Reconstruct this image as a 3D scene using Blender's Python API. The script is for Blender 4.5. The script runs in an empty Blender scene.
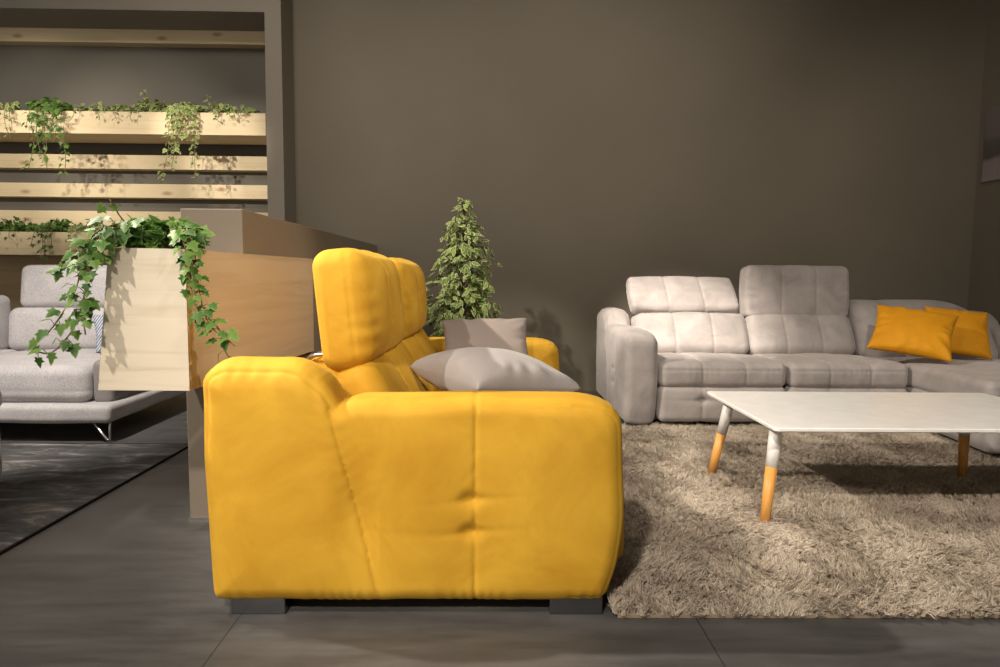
import bpy, bmesh, math, random
import numpy as np
from mathutils import Vector, Matrix
from mathutils.bvhtree import BVHTree

C = bpy.context.scene.collection
PI = math.pi
rnd = random.Random(7)

# ------------------------------------------------------------------ materials
def new_mat(name):
    m = bpy.data.materials.new(name); m.use_nodes = True
    nt = m.node_tree
    b = nt.nodes['Principled BSDF']
    return m, nt, b

def N(nt, t, **kw):
    n = nt.nodes.new(t)
    for k, v in kw.items():
        if k in n.inputs: n.inputs[k].default_value = v
        else: setattr(n, k, v)
    return n

def tex_coord(nt, scale=(1, 1, 1), rot=(0, 0, 0)):
    tc = N(nt, 'ShaderNodeTexCoord'); mp = N(nt, 'ShaderNodeMapping')
    mp.inputs['Scale'].default_value = scale; mp.inputs['Rotation'].default_value = rot
    nt.links.new(tc.outputs['Object'], mp.inputs['Vector'])
    return mp.outputs['Vector']

def ramp(nt, fac, stops):
    r = N(nt, 'ShaderNodeValToRGB')
    e = r.color_ramp.elements
    while len(e) < len(stops): e.new(0.5)
    for i, (p, c) in enumerate(stops):
        e[i].position = p; e[i].color = (c[0], c[1], c[2], 1)
    nt.links.new(fac, r.inputs['Fac'])
    return r.outputs['Color']

def mixc(nt, fac, a, b, mode='MIX'):
    m = N(nt, 'ShaderNodeMix', data_type='RGBA', blend_type=mode)
    for s, v in ((m.inputs[0], fac), (m.inputs[6], a), (m.inputs[7], b)):
        if hasattr(v, 'links') or hasattr(v, 'is_linked'): nt.links.new(v, s)
        elif isinstance(v, (int, float)): s.default_value = v
        else: s.default_value = (v[0], v[1], v[2], 1)
    return m.outputs[2]

def bump(nt, b, h, strength=0.2, dist=0.01):
    bp = N(nt, 'ShaderNodeBump'); bp.inputs['Strength'].default_value = strength
    bp.inputs['Distance'].default_value = dist
    nt.links.new(h, bp.inputs['Height']); nt.links.new(bp.outputs['Normal'], b.inputs['Normal'])

def mat_velvet(name, dark, light, sheen, sheen_tint, rough=0.75, scale=5, fine=260, bstr=0.12):
    m, nt, b = new_mat(name)
    v = tex_coord(nt)
    n1 = N(nt, 'ShaderNodeTexNoise', Scale=scale, Detail=5.0, Roughness=0.62, Distortion=0.6)
    nt.links.new(v, n1.inputs['Vector'])
    col = ramp(nt, n1.outputs['Fac'], [(0.32, dark), (0.68, light)])
    nt.links.new(col, b.inputs['Base Color'])
    b.inputs['Roughness'].default_value = rough
    b.inputs['Specular IOR Level'].default_value = 0.25
    b.inputs['Sheen Weight'].default_value = sheen
    b.inputs['Sheen Roughness'].default_value = 0.38
    b.inputs['Sheen Tint'].default_value = (*sheen_tint, 1)
    n2 = N(nt, 'ShaderNodeTexNoise', Scale=fine, Detail=2.0)
    nt.links.new(v, n2.inputs['Vector'])
    n3 = N(nt, 'ShaderNodeTexNoise', Scale=22.0, Detail=3.0)
    nt.links.new(v, n3.inputs['Vector'])
    ad = N(nt, 'ShaderNodeMath', operation='MULTIPLY_ADD'); ad.inputs[1].default_value = 0.35
    nt.links.new(n2.outputs['Fac'], ad.inputs[0]); nt.links.new(n3.outputs['Fac'], ad.inputs[2])
    bump(nt, b, ad.outputs[0], bstr, 0.008)
    return m

def mat_fabric(name, dark, light, weave=420, sheen=0.2):
    m, nt, b = new_mat(name)
    v = tex_coord(nt)
    n1 = N(nt, 'ShaderNodeTexNoise', Scale=weave, Detail=2.0); nt.links.new(v, n1.inputs['Vector'])
    n2 = N(nt, 'ShaderNodeTexNoise', Scale=9.0, Detail=3.0); nt.links.new(v, n2.inputs['Vector'])
    c1 = ramp(nt, n1.outputs['Fac'], [(0.35, dark), (0.65, light)])
    c2 = mixc(nt, 0.25, c1, ramp(nt, n2.outputs['Fac'], [(0.3, dark), (0.7, light)]))
    nt.links.new(c2, b.inputs['Base Color'])
    b.inputs['Roughness'].default_value = 0.85; b.inputs['Specular IOR Level'].default_value = 0.2
    b.inputs['Sheen Weight'].default_value = sheen
    bump(nt, b, n1.outputs['Fac'], 0.25, 0.004)
    return m

def mat_plain(name, col, rough=0.5, metal=0.0, spec=0.5):
    m, nt, b = new_mat(name)
    v = tex_coord(nt)
    n = N(nt, 'ShaderNodeTexNoise', Scale=14.0, Detail=3.0); nt.links.new(v, n.inputs['Vector'])
    a = tuple(c*0.95 for c in col); d = tuple(min(1, c*1.05) for c in col)
    nt.links.new(ramp(nt, n.outputs['Fac'], [(0.3, a), (0.7, d)]), b.inputs['Base Color'])
    b.inputs['Roughness'].default_value = rough; b.inputs['Metallic'].default_value = metal
    b.inputs['Specular IOR Level'].default_value = spec
    return m

def mat_wood(name, pale, mid, knot, axis='X', rough=0.55, knots=True, scale=1.0):
    m, nt, b = new_mat(name)
    s = {'X': (1.2, 26, 26), 'Y': (26, 1.2, 26), 'Z': (26, 26, 1.2)}[axis]
    v = tex_coord(nt, tuple(k*scale for k in s))
    n1 = N(nt, 'ShaderNodeTexNoise', Scale=1.0, Detail=6.0, Roughness=0.6, Distortion=0.8)
    nt.links.new(v, n1.inputs['Vector'])
    col = ramp(nt, n1.outputs['Fac'], [(0.3, mid), (0.5, pale), (0.62, pale), (0.8, mid)])
    s2 = {'X': (1.0, 9, 9), 'Y': (9, 1.0, 9), 'Z': (9, 9, 1.0)}[axis]
    v2 = tex_coord(nt, tuple(k*scale for k in s2))
    n2 = N(nt, 'ShaderNodeTexNoise', Scale=0.8, Detail=3.0); nt.links.new(v2, n2.inputs['Vector'])
    col = mixc(nt, ramp(nt, n2.outputs['Fac'], [(0.38, (0, 0, 0)), (0.7, (0.45, 0.45, 0.45))]), col, mid)
    if knots:
        s3 = {'X': (3.0, 7.5, 7.5), 'Y': (7.5, 3.0, 7.5), 'Z': (7.5, 7.5, 3.0)}[axis]
        v3 = tex_coord(nt, s3)
        vo = N(nt, 'ShaderNodeTexVoronoi', Scale=1.0); nt.links.new(v3, vo.inputs['Vector'])
        k = ramp(nt, vo.outputs['Distance'], [(0.05, (0.85, 0.85, 0.85)), (0.17, (0, 0, 0))])
        col = mixc(nt, k, col, knot)
    nt.links.new(col, b.inputs['Base Color'])
    b.inputs['Roughness'].default_value = rough; b.inputs['Specular IOR Level'].default_value = 0.3
    bump(nt, b, n1.outputs['Fac'], 0.08, 0.004)
    return m

def mat_leaf(name, dark, light, rim, rim_amount):
    m, nt, b = new_mat(name)
    at = N(nt, 'ShaderNodeAttribute', attribute_name='tint')
    sep = N(nt, 'ShaderNodeSeparateColor'); nt.links.new(at.outputs['Color'], sep.inputs['Color'])
    body = mixc(nt, sep.outputs['Red'], dark, light)
    v = tex_coord(nt)
    n = N(nt, 'ShaderNodeTexNoise', Scale=90.0, Detail=2.0); nt.links.new(v, n.inputs['Vector'])
    ad = N(nt, 'ShaderNodeMath', operation='MULTIPLY_ADD'); ad.inputs[1].default_value = 0.7; ad.inputs[2].default_value = -0.35
    nt.links.new(n.outputs['Fac'], ad.inputs[0])
    a2 = N(nt, 'ShaderNodeMath', operation='ADD'); nt.links.new(ad.outputs[0], a2.inputs[0]); nt.links.new(sep.outputs['Green'], a2.inputs[1])
    mk = ramp(nt, a2.outputs[0], [(0.55, (0, 0, 0)), (0.8, (rim_amount,)*3)])
    col = mixc(nt, mk, body, rim)
    nt.links.new(col, b.inputs['Base Color'])
    b.inputs['Roughness'].default_value = 0.5; b.inputs['Specular IOR Level'].default_value = 0.3
    tr = N(nt, 'ShaderNodeBsdfTranslucent'); nt.links.new(col, tr.inputs['Color'])
    mx = N(nt, 'ShaderNodeMixShader'); mx.inputs[0].default_value = 0.25
    nt.links.new(b.outputs[0], mx.inputs[1]); nt.links.new(tr.outputs[0], mx.inputs[2])
    nt.links.new(mx.outputs[0], nt.nodes['Material Output'].inputs['Surface'])
    return m

def mat_wall(name, col):
    m, nt, b = new_mat(name)
    v = tex_coord(nt)
    n1 = N(nt, 'ShaderNodeTexNoise', Scale=1.1, Detail=4.0); nt.links.new(v, n1.inputs['Vector'])
    n2 = N(nt, 'ShaderNodeTexNoise', Scale=160.0, Detail=2.0); nt.links.new(v, n2.inputs['Vector'])
    a = tuple(c*0.93 for c in col); d = tuple(c*1.07 for c in col)
    nt.links.new(ramp(nt, n1.outputs['Fac'], [(0.3, a), (0.7, d)]), b.inputs['Base Color'])
    b.inputs['Roughness'].default_value = 0.7; b.inputs['Specular IOR Level'].default_value = 0.3
    bump(nt, b, n2.outputs['Fac'], 0.05, 0.003)
    return m

def mat_floor():
    m, nt, b = new_mat('floor_tile')
    v = tex_coord(nt)
    n1 = N(nt, 'ShaderNodeTexNoise', Scale=1.6, Detail=7.0, Roughness=0.62, Distortion=0.4); nt.links.new(v, n1.inputs['Vector'])
    vs = tex_coord(nt, (1.4, 9, 1)); n2 = N(nt, 'ShaderNodeTexNoise', Scale=1.6, Detail=5.0, Roughness=0.65); nt.links.new(vs, n2.inputs['Vector'])
    c1 = ramp(nt, n1.outputs['Fac'], [(0.32, (0.037, 0.036, 0.036)), (0.68, (0.112, 0.107, 0.104))])
    c2 = ramp(nt, n2.outputs['Fac'], [(0.32, (0.037, 0.036, 0.036)), (0.70, (0.128, 0.122, 0.118))])
    c = mixc(nt, 0.5, c1, c2)
    tc = N(nt, 'ShaderNodeTexCoord'); mp = N(nt, 'ShaderNodeMapping')
    mp.inputs['Location'].default_value = (0.44, 0.90, 0)
    nt.links.new(tc.outputs['Object'], mp.inputs['Vector'])
    br = N(nt, 'ShaderNodeTexBrick', offset=0.0, squash=1.0)
    br.inputs['Color1'].default_value = (1, 1, 1, 1); br.inputs['Color2'].default_value = (0.93, 0.93, 0.93, 1)
    br.inputs['Mortar'].default_value = (0.45, 0.45, 0.45, 1)
    br.inputs['Scale'].default_value = 1.0; br.inputs['Mortar Size'].default_value = 0.0022
    br.inputs['Brick Width'].default_value = 1.272; br.inputs['Row Height'].default_value = 3.0
    nt.links.new(mp.outputs[0], br.inputs['Vector'])
    col = mixc(nt, 1.0, c, br.outputs['Color'], 'MULTIPLY')
    nt.links.new(col, b.inputs['Base Color'])
    rr = N(nt, 'ShaderNodeMapRange'); rr.inputs['To Min'].default_value = 0.36; rr.inputs['To Max'].default_value = 0.6
    nt.links.new(n2.outputs['Fac'], rr.inputs['Value']); nt.links.new(rr.outputs[0], b.inputs['Roughness'])
    b.inputs['Specular IOR Level'].default_value = 0.4
    return m

def mat_flat_rug():
    m, nt, b = new_mat('viscose_rug')
    v = tex_coord(nt, (1.3, 4.0, 1)); n1 = N(nt, 'ShaderNodeTexNoise', Scale=2.6, Detail=8.0, Roughness=0.72, Distortion=0.7)
    nt.links.new(v, n1.inputs['Vector'])
    v2 = tex_coord(nt); n2 = N(nt, 'ShaderNodeTexNoise', Scale=240.0, Detail=2.0); nt.links.new(v2, n2.inputs['Vector'])
    c = ramp(nt, n1.outputs['Fac'], [(0.36, (0.035, 0.036, 0.038)), (0.54, (0.085, 0.083, 0.08)), (0.70, (0.32, 0.30, 0.28))])
    nt.links.new(c, b.inputs['Base Color'])
    b.inputs['Roughness'].default_value = 0.8; b.inputs['Specular IOR Level'].default_value = 0.15
    bump(nt, b, n2.outputs['Fac'], 0.5, 0.006)
    return m

M = {
 'yellow': mat_velvet('yellow_velvet', (0.54, 0.275, 0.017), (0.69, 0.39, 0.034), 0.15, (1.0, 0.76, 0.20), scale=4),
 'yellow_dark': mat_velvet('mustard_velvet', (0.50, 0.205, 0.004), (0.60, 0.265, 0.006), 0.15, (1.0, 0.6, 0.1), scale=7),
 'grey': mat_velvet('grey_velour', (0.275, 0.246, 0.232), (0.385, 0.346, 0.328), 0.4, (1.0, 0.93, 0.9), scale=6),
 'cushion_grey': mat_fabric('grey_satin_cotton', (0.36, 0.325, 0.31), (0.45, 0.41, 0.395), 500),
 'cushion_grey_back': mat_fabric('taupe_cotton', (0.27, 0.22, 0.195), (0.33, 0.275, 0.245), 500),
 'fabric': mat_fabric('light_grey_weave', (0.27, 0.255, 0.255), (0.52, 0.495, 0.495), 230),
 'fabric_shaded': mat_fabric('shaded_grey_weave', (0.16, 0.145, 0.14), (0.24, 0.22, 0.215), 380),  # the sofa weave again, darkened to carry the armrest's shade in its colour
 'wood_x': mat_wood('pine_x', (0.71, 0.585, 0.375), (0.61, 0.475, 0.27), (0.36, 0.22, 0.10), 'X'),
 'wood_y': mat_wood('pine_y', (0.62, 0.52, 0.38), (0.52, 0.42, 0.29), (0.40, 0.29, 0.18), 'Y', knots=False, scale=0.55),
 'wood_front': mat_wood('pine_front', (0.68, 0.60, 0.475), (0.57, 0.485, 0.36), (0.36, 0.26, 0.17), 'X', scale=0.8),
 'wood_panel': mat_wood('pine_panel', (0.52, 0.38, 0.20), (0.43, 0.30, 0.15), (0.25, 0.16, 0.08), 'X', scale=0.6),
 'leg_wood': mat_wood('beech_leg', (0.66, 0.32, 0.08), (0.56, 0.25, 0.055), (0.4, 0.2, 0.08), 'Z', knots=False, rough=0.4),
 'white': mat_plain('white_lacquer', (0.86, 0.84, 0.80), 0.33),
 'table_edge': mat_plain('white_edge', (0.74, 0.70, 0.64), 0.45),
 'chrome': mat_plain('brushed_steel', (0.55, 0.54, 0.52), 0.28, 1.0),
 'foot': mat_plain('satin_steel', (0.24, 0.24, 0.25), 0.22, 1.0),
 'black': mat_plain('black_plastic', (0.02, 0.02, 0.02), 0.6),
 'wall': mat_wall('taupe_wall', (0.195, 0.168, 0.126)),
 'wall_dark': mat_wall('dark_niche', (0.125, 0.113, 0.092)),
 'ceiling': mat_wall('dark_ceiling', (0.06, 0.055, 0.05)),
 'portal': mat_wall('portal_paint', (0.26, 0.225, 0.185)),
 'partition': mat_wall('partition_paint', (0.23, 0.192, 0.148)),
 'floor': mat_floor(),
 'flat_rug': mat_flat_rug(),
 'rug_edge': mat_plain('rug_binding', (0.02, 0.018, 0.018), 0.9, spec=0.1),
 'backing': mat_plain('rug_backing', (0.28, 0.22, 0.15), 0.95, spec=0.1),
 'leaf': mat_leaf('ivy_green', (0.030, 0.105, 0.015), (0.15, 0.27, 0.050), (0.36, 0.44, 0.16), 0.3),
 'leaf_pale': mat_leaf('ivy_variegated', (0.09, 0.19, 0.03), (0.30, 0.38, 0.10), (0.70, 0.68, 0.36), 0.9),
 'ficus': mat_leaf('fig_variegated', (0.09, 0.17, 0.025), (0.29, 0.40, 0.09), (0.76, 0.78, 0.42), 0.9),
 'stem': mat_plain('vine_stem', (0.20, 0.15, 0.06), 0.7),
 'bark': mat_plain('fig_bark', (0.16, 0.11, 0.07), 0.8),
 'terracotta': mat_plain('terracotta', (0.42, 0.12, 0.05), 0.8),
 'soil': mat_plain('potting_soil', (0.04, 0.028, 0.02), 0.95),
 'pot': mat_plain('dark_pot', (0.08, 0.07, 0.065), 0.6),
 'print': None, 'blue_stripe': None,
}

def mat_pile():
    m, nt, b = new_mat('shag_pile')
    v = tex_coord(nt); n1 = N(nt, 'ShaderNodeTexNoise', Scale=3.2, Detail=5.0, Roughness=0.65); nt.links.new(v, n1.inputs['Vector'])
    hi = N(nt, 'ShaderNodeHairInfo')
    c1 = ramp(nt, n1.outputs['Fac'], [(0.32, (0.43, 0.345, 0.26)), (0.66, (0.75, 0.645, 0.52))])
    c2 = ramp(nt, hi.outputs['Random'], [(0.0, (0.52, 0.52, 0.52)), (1.0, (1.0, 1.0, 1.0))])
    c = mixc(nt, 1.0, c1, c2, 'MULTIPLY')
    nt.links.new(c, b.inputs['Base Color'])
    b.inputs['Roughness'].default_value = 0.75; b.inputs['Specular IOR Level'].default_value = 0.25
    return m
M['pile'] = mat_pile()

def mat_stripe():
    m, nt, b = new_mat('blue_stripe')
    v = tex_coord(nt, (1, 1, 1), (0, 0, 0.6))
    w = N(nt, 'ShaderNodeTexWave', Scale=26.0, Distortion=0.4); nt.links.new(v, w.inputs['Vector'])
    nt.links.new(ramp(nt, w.outputs['Fac'], [(0.35, (0.10, 0.13, 0.20)), (0.6, (0.42, 0.43, 0.46))]), b.inputs['Base Color'])
    b.inputs['Roughness'].default_value = 0.85
    return m
M['blue_stripe'] = mat_stripe()

def mat_print():
    m, nt, b = new_mat('photo_print')
    tc = N(nt, 'ShaderNodeTexCoord'); sp = N(nt, 'ShaderNodeSeparateXYZ'); nt.links.new(tc.outputs['Object'], sp.inputs['Vector'])
    n = N(nt, 'ShaderNodeTexNoise', Scale=5.0, Detail=3.0); nt.links.new(tc.outputs['Object'], n.inputs['Vector'])
    ad = N(nt, 'ShaderNodeMath', operation='MULTIPLY_ADD'); ad.inputs[1].default_value = 0.06
    nt.links.new(n.outputs['Fac'], ad.inputs[0]); nt.links.new(sp.outputs['Z'], ad.inputs[2])
    mr = N(nt, 'ShaderNodeMapRange'); mr.inputs['From Min'].default_value = -0.3; mr.inputs['From Max'].default_value = 0.36
    nt.links.new(ad.outputs[0], mr.inputs['Value'])
    c = ramp(nt, mr.outputs[0], [(0.0, (0.34, 0.27, 0.26)), (0.30, (0.30, 0.24, 0.235)), (0.36, (0.10, 0.085, 0.08)), (0.54, (0.13, 0.11, 0.10)), (0.60, (0.20, 0.16, 0.155)), (1.0, (0.21, 0.165, 0.16))])
    nt.links.new(c, b.inputs['Base Color']); b.inputs['Roughness'].default_value = 0.45
    return m
M['print'] = mat_print()

# ------------------------------------------------------------------ scene helpers
def empty(name, loc, rotz=0.0, label=None, cat=None, group=None):
    o = bpy.data.objects.new(name, None); C.objects.link(o)
    o.location = loc; o.rotation_euler = (0, 0, rotz); o.empty_display_size = 0.1
    if label: o['label'] = label
    if cat: o['category'] = cat
    if group: o['group'] = group
    return o

def tag(o, label=None, cat=None, group=None, kind=None):
    if label: o['label'] = label
    if cat: o['category'] = cat
    if group: o['group'] = group
    if kind: o['kind'] = kind
    return o

def link(name, me, mat, parent=None, smooth=True, loc=None):
    o = bpy.data.objects.new(name, me); C.objects.link(o)
    if mat is not None: me.materials.append(M[mat] if isinstance(mat, str) else mat)
    if smooth:
        me.polygons.foreach_set('use_smooth', np.ones(len(me.polygons), dtype=bool))
    if parent is not None: o.parent = parent
    if loc is not None: o.location = loc
    return o

def from_np(name, v, f):
    me = bpy.data.meshes.new(name)
    v = np.asarray(v, dtype=np.float32); f = np.asarray(f, dtype=np.int32)
    me.vertices.add(len(v)); me.vertices.foreach_set('co', v.ravel())
    k = f.shape[1]
    me.loops.add(f.size); me.loops.foreach_set('vertex_index', f.ravel())
    me.polygons.add(len(f)); me.polygons.foreach_set('loop_start', np.arange(0, f.size, k, dtype=np.int32))
    me.update(calc_edges=True); me.validate()
    return me

def bevel_box(name, lo, hi, mat, parent=None, r=0.004, seg=2, origin=None):
    bm = bmesh.new()
    c = [(a+b)/2 for a, b in zip(lo, hi)]; s = [b-a for a, b in zip(lo, hi)]
    if origin is None: origin = c if parent is None else (0, 0, 0)
    bmesh.ops.create_cube(bm, size=1.0, matrix=Matrix.Translation(Vector(c)-Vector(origin)) @ Matrix.Diagonal((*s, 1)))
    if r > 0:
        bmesh.ops.bevel(bm, geom=bm.edges[:], offset=r, segments=seg, affect='EDGES', profile=0.5)
    me = bpy.data.meshes.new(name); bm.to_mesh(me); bm.free()
    return link(name, me, mat, parent, smooth=False, loc=origin if parent is None else None)

def tube(bm, pts, rad, n=8):
    """swept tube through pts; rad is a number or a list"""
    pts = [Vector(p) for p in pts]
    rads = rad if isinstance(rad, (list, tuple)) else [rad]*len(pts)
    prev = None; rings = []
    for i, p in enumerate(pts):
        d = (pts[min(i+1, len(pts)-1)] - pts[max(i-1, 0)]).normalized()
        if prev is None:
            a = d.orthogonal().normalized()
        else:
            a = (prev - d*prev.dot(d)).normalized()
        prev = a; b = d.cross(a)
        rings.append([bm.verts.new(p + (a*math.cos(t)+b*math.sin(t))*rads[i]) for t in [2*PI*k/n for k in range(n)]])
    for r0, r1 in zip(rings, rings[1:]):
        for k in range(n):
            bm.faces.new((r0[k], r0[(k+1) % n], r1[(k+1) % n], r1[k]))
    bm.faces.new(rings[0][::-1]); bm.faces.new(rings[-1])

def bm_obj(name, bm, mat, parent=None, smooth=True, loc=None):
    bmesh.ops.recalc_face_normals(bm, faces=bm.faces[:])
    me = bpy.data.meshes.new(name); bm.to_mesh(me); bm.free()
    return link(name, me, mat, parent, smooth, loc)

def lathe(name, prof, mat, parent=None, n=40, loc=(0, 0, 0)):
    v = []; f = []
    for r, z in prof:
        for k in range(n):
            a = 2*PI*k/n; v.append((r*math.cos(a)+loc[0], r*math.sin(a)+loc[1], z+loc[2]))
    for i in range(len(prof)-1):
        for k in range(n):
            f.append((i*n+k, i*n+(k+1) % n, (i+1)*n+(k+1) % n, (i+1)*n+k))
    return link(name, from_np(name, v, f), mat, parent)

# ------------------------------------------------------------------ SDF upholstery
def surface_net(fn, lo, hi, h):
    lo = np.array(lo, float); hi = np.array(hi, float)
    n = np.ceil((hi-lo)/h).astype(int)+1
    ax = [lo[i]+h*np.arange(n[i]) for i in range(3)]
    X, Y, Z = np.meshgrid(*ax, indexing='ij', sparse=False)
    D = fn(X, Y, Z)
    S = D < 0
    nc = n-1
    cnt = np.zeros(nc, np.float32); acc = np.zeros((*nc, 3), np.float64)
    offs = [(0, 0, 0), (1, 0, 0), (0, 1, 0), (1, 1, 0), (0, 0, 1), (1, 0, 1), (0, 1, 1), (1, 1, 1)]
    def sl(A, o): return A[o[0]:o[0]+nc[0], o[1]:o[1]+nc[1], o[2]:o[2]+nc[2]]
    for a in range(8):
        for ax_ in range(3):
            if offs[a][ax_]: continue
            o2 = list(offs[a]); o2[ax_] = 1
            d0, d1 = sl(D, offs[a]), sl(D, o2)
            m = sl(S, offs[a]) != sl(S, o2)
            t = np.where(m, d0/np.where(m, d0-d1, 1), 0)
            cnt += m
            for k in range(3):
                acc[..., k] += m*(offs[a][k] + (t if k == ax_ else 0))
    mask = cnt > 0
    idx = -np.ones(nc, np.int64); ii = np.argwhere(mask)
    idx[mask] = np.arange(len(ii))
    V = lo + h*(ii + acc[mask]/cnt[mask][:, None])
    quads = []
    for k in range(3):
        i, j = [(1, 2), (2, 0), (0, 1)][k]
        sh = [slice(0, None)]*3
        a = [slice(None)]*3; a[k] = slice(0, -1); b = [slice(None)]*3; b[k] = slice(1, None)
        e = S[tuple(a)] != S[tuple(b)]
        fl = S[tuple(a)]
        # interior edges only
        q = np.argwhere(e)
        ok = (q[:, i] > 0) & (q[:, i] < nc[i]) & (q[:, j] > 0) & (q[:, j] < nc[j])
        q = q[ok]; inside = fl[tuple(q.T)]
        def cell(di, dj):
            c = q.copy(); c[:, i] += di; c[:, j] += dj
            return idx[tuple(c.T)]
        c00, c10, c11, c01 = cell(-1, -1), cell(0, -1), cell(0, 0), cell(-1, 0)
        Q = np.stack([c00, c10, c11, c01], 1)
        Q[~inside] = Q[~inside][:, ::-1]
        quads.append(Q)
    Q = np.concatenate(quads)
    # pull the vertices on to the surface
    for _ in range(2):
        e = h*0.25
        d = fn(V[:, 0], V[:, 1], V[:, 2])
        g = np.stack([fn(V[:, 0]+e, V[:, 1], V[:, 2])-d, fn(V[:, 0], V[:, 1]+e, V[:, 2])-d, fn(V[:, 0], V[:, 1], V[:, 2]+e)-d], 1)/e
        gg = np.maximum((g*g).sum(1), 0.3)
        step = -(d/gg)[:, None]*g
        ln = np.linalg.norm(step, axis=1, keepdims=True)
        V = V + step*np.minimum(1, 0.6*h/np.maximum(ln, 1e-9))
    return V, Q

def wob(X, Y, Z, s, seed=0.0):
    """cheap smooth noise from sines, about -1..1"""
    r = np.random.RandomState(int(seed*10)+3)
    out = 0
    for k in range(7):
        d = r.normal(size=3); d /= np.linalg.norm(d); p = r.uniform(0, 6.28); q = s*(0.6+0.9*r.rand())
        out = out + np.sin(q*(d[0]*X+d[1]*Y+d[2]*Z)+p)
    return out/3.5

def g(x, w): return np.exp(-(x/w)**2)

def rbox(x, y, z, b, r):
    qx, qy, qz = np.abs(x)-b[0]+r, np.abs(y)-b[1]+r, np.abs(z)-b[2]+r
    return np.sqrt(np.maximum(qx, 0)**2+np.maximum(qy, 0)**2+np.maximum(qz, 0)**2)+np.minimum(np.maximum(np.maximum(qx, qy), qz), 0)-r

def soft(x, y, z, b, r, puff):
    """rounded box whose faces bulge by puff at their middles"""
    u, v, w = np.clip(x/b[0], -1, 1), np.clip(y/b[1], -1, 1), np.clip(z/b[2], -1, 1)
    fx, fy, fz = 1-u*u, 1-v*v, 1-w*w
    px, py, pz = puff
    sx = 1+px/b[0]*fy*fz; sy = 1+py/b[1]*fx*fz; sz = 1+pz/b[2]*fx*fy
    return rbox(x/sx, y/sy, z/sz, b, r)

def poly_sdf(px, pz, poly):
    d = np.full(px.shape, 1e9); s = np.ones(px.shape)
    n = len(poly)
    for i in range(n):
        ax, az = poly[i]; bx, bz = poly[i-1]
        ex, ez = bx-ax, bz-az
        wx, wz = px-ax, pz-az
        t = np.clip((wx*ex+wz*ez)/(ex*ex+ez*ez), 0, 1)
        d = np.minimum(d, (wx-ex*t)**2+(wz-ez*t)**2)
        c1, c2, c3 = pz >= az, pz < bz, ex*wz > ez*wx
        flip = (c1 & c2 & c3) | (~c1 & ~c2 & ~c3)
        s = np.where(flip, -s, s)
    return s*np.sqrt(d)

def seg_dist(x, z, a, b):
    ex, ez = b[0]-a[0], b[1]-a[1]
    t = np.clip(((x-a[0])*ex+(z-a[1])*ez)/(ex*ex+ez*ez), 0, 1)
    return np.sqrt((x-a[0]-ex*t)**2+(z-a[1]-ez*t)**2), t, np.sign((x-a[0])*ez-(z-a[1])*ex)

ARM_W = 0.22
def round_poly(pts, rad, k=4):
    out = []; n = len(pts)
    for i in range(n):
        p, c, q = (np.array(pts[j % n], float) for j in (i-1, i, i+1))
        a, b = p-c, q-c; la, lb = np.linalg.norm(a), np.linalg.norm(b); d = min(rad[i], 0.45*la, 0.45*lb)
        A, B = c+a/la*d, c+b/lb*d
        for t in np.linspace(0, 1, k): out.append(tuple((1-t)**2*A+2*t*(1-t)*c+t*t*B))
    return out
ARM_POLY = round_poly([(0.026, 0.062), (0.004, 0.660), (0.044, 0.692), (0.245, 0.690), (0.305, 0.648),
            (0.352, 0.560), (0.40, 0.585), (0.724, 0.592), (1.04, 0.586), (1.115, 0.565), (1.130, 0.278),
            (1.112, 0.14), (1.085, 0.062)], [0.008, 0.018, 0.06, 0.06, 0.03, 0.03, 0.03, 0.05, 0.05, 0.035, 0.05, 0.05, 0.012])

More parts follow.
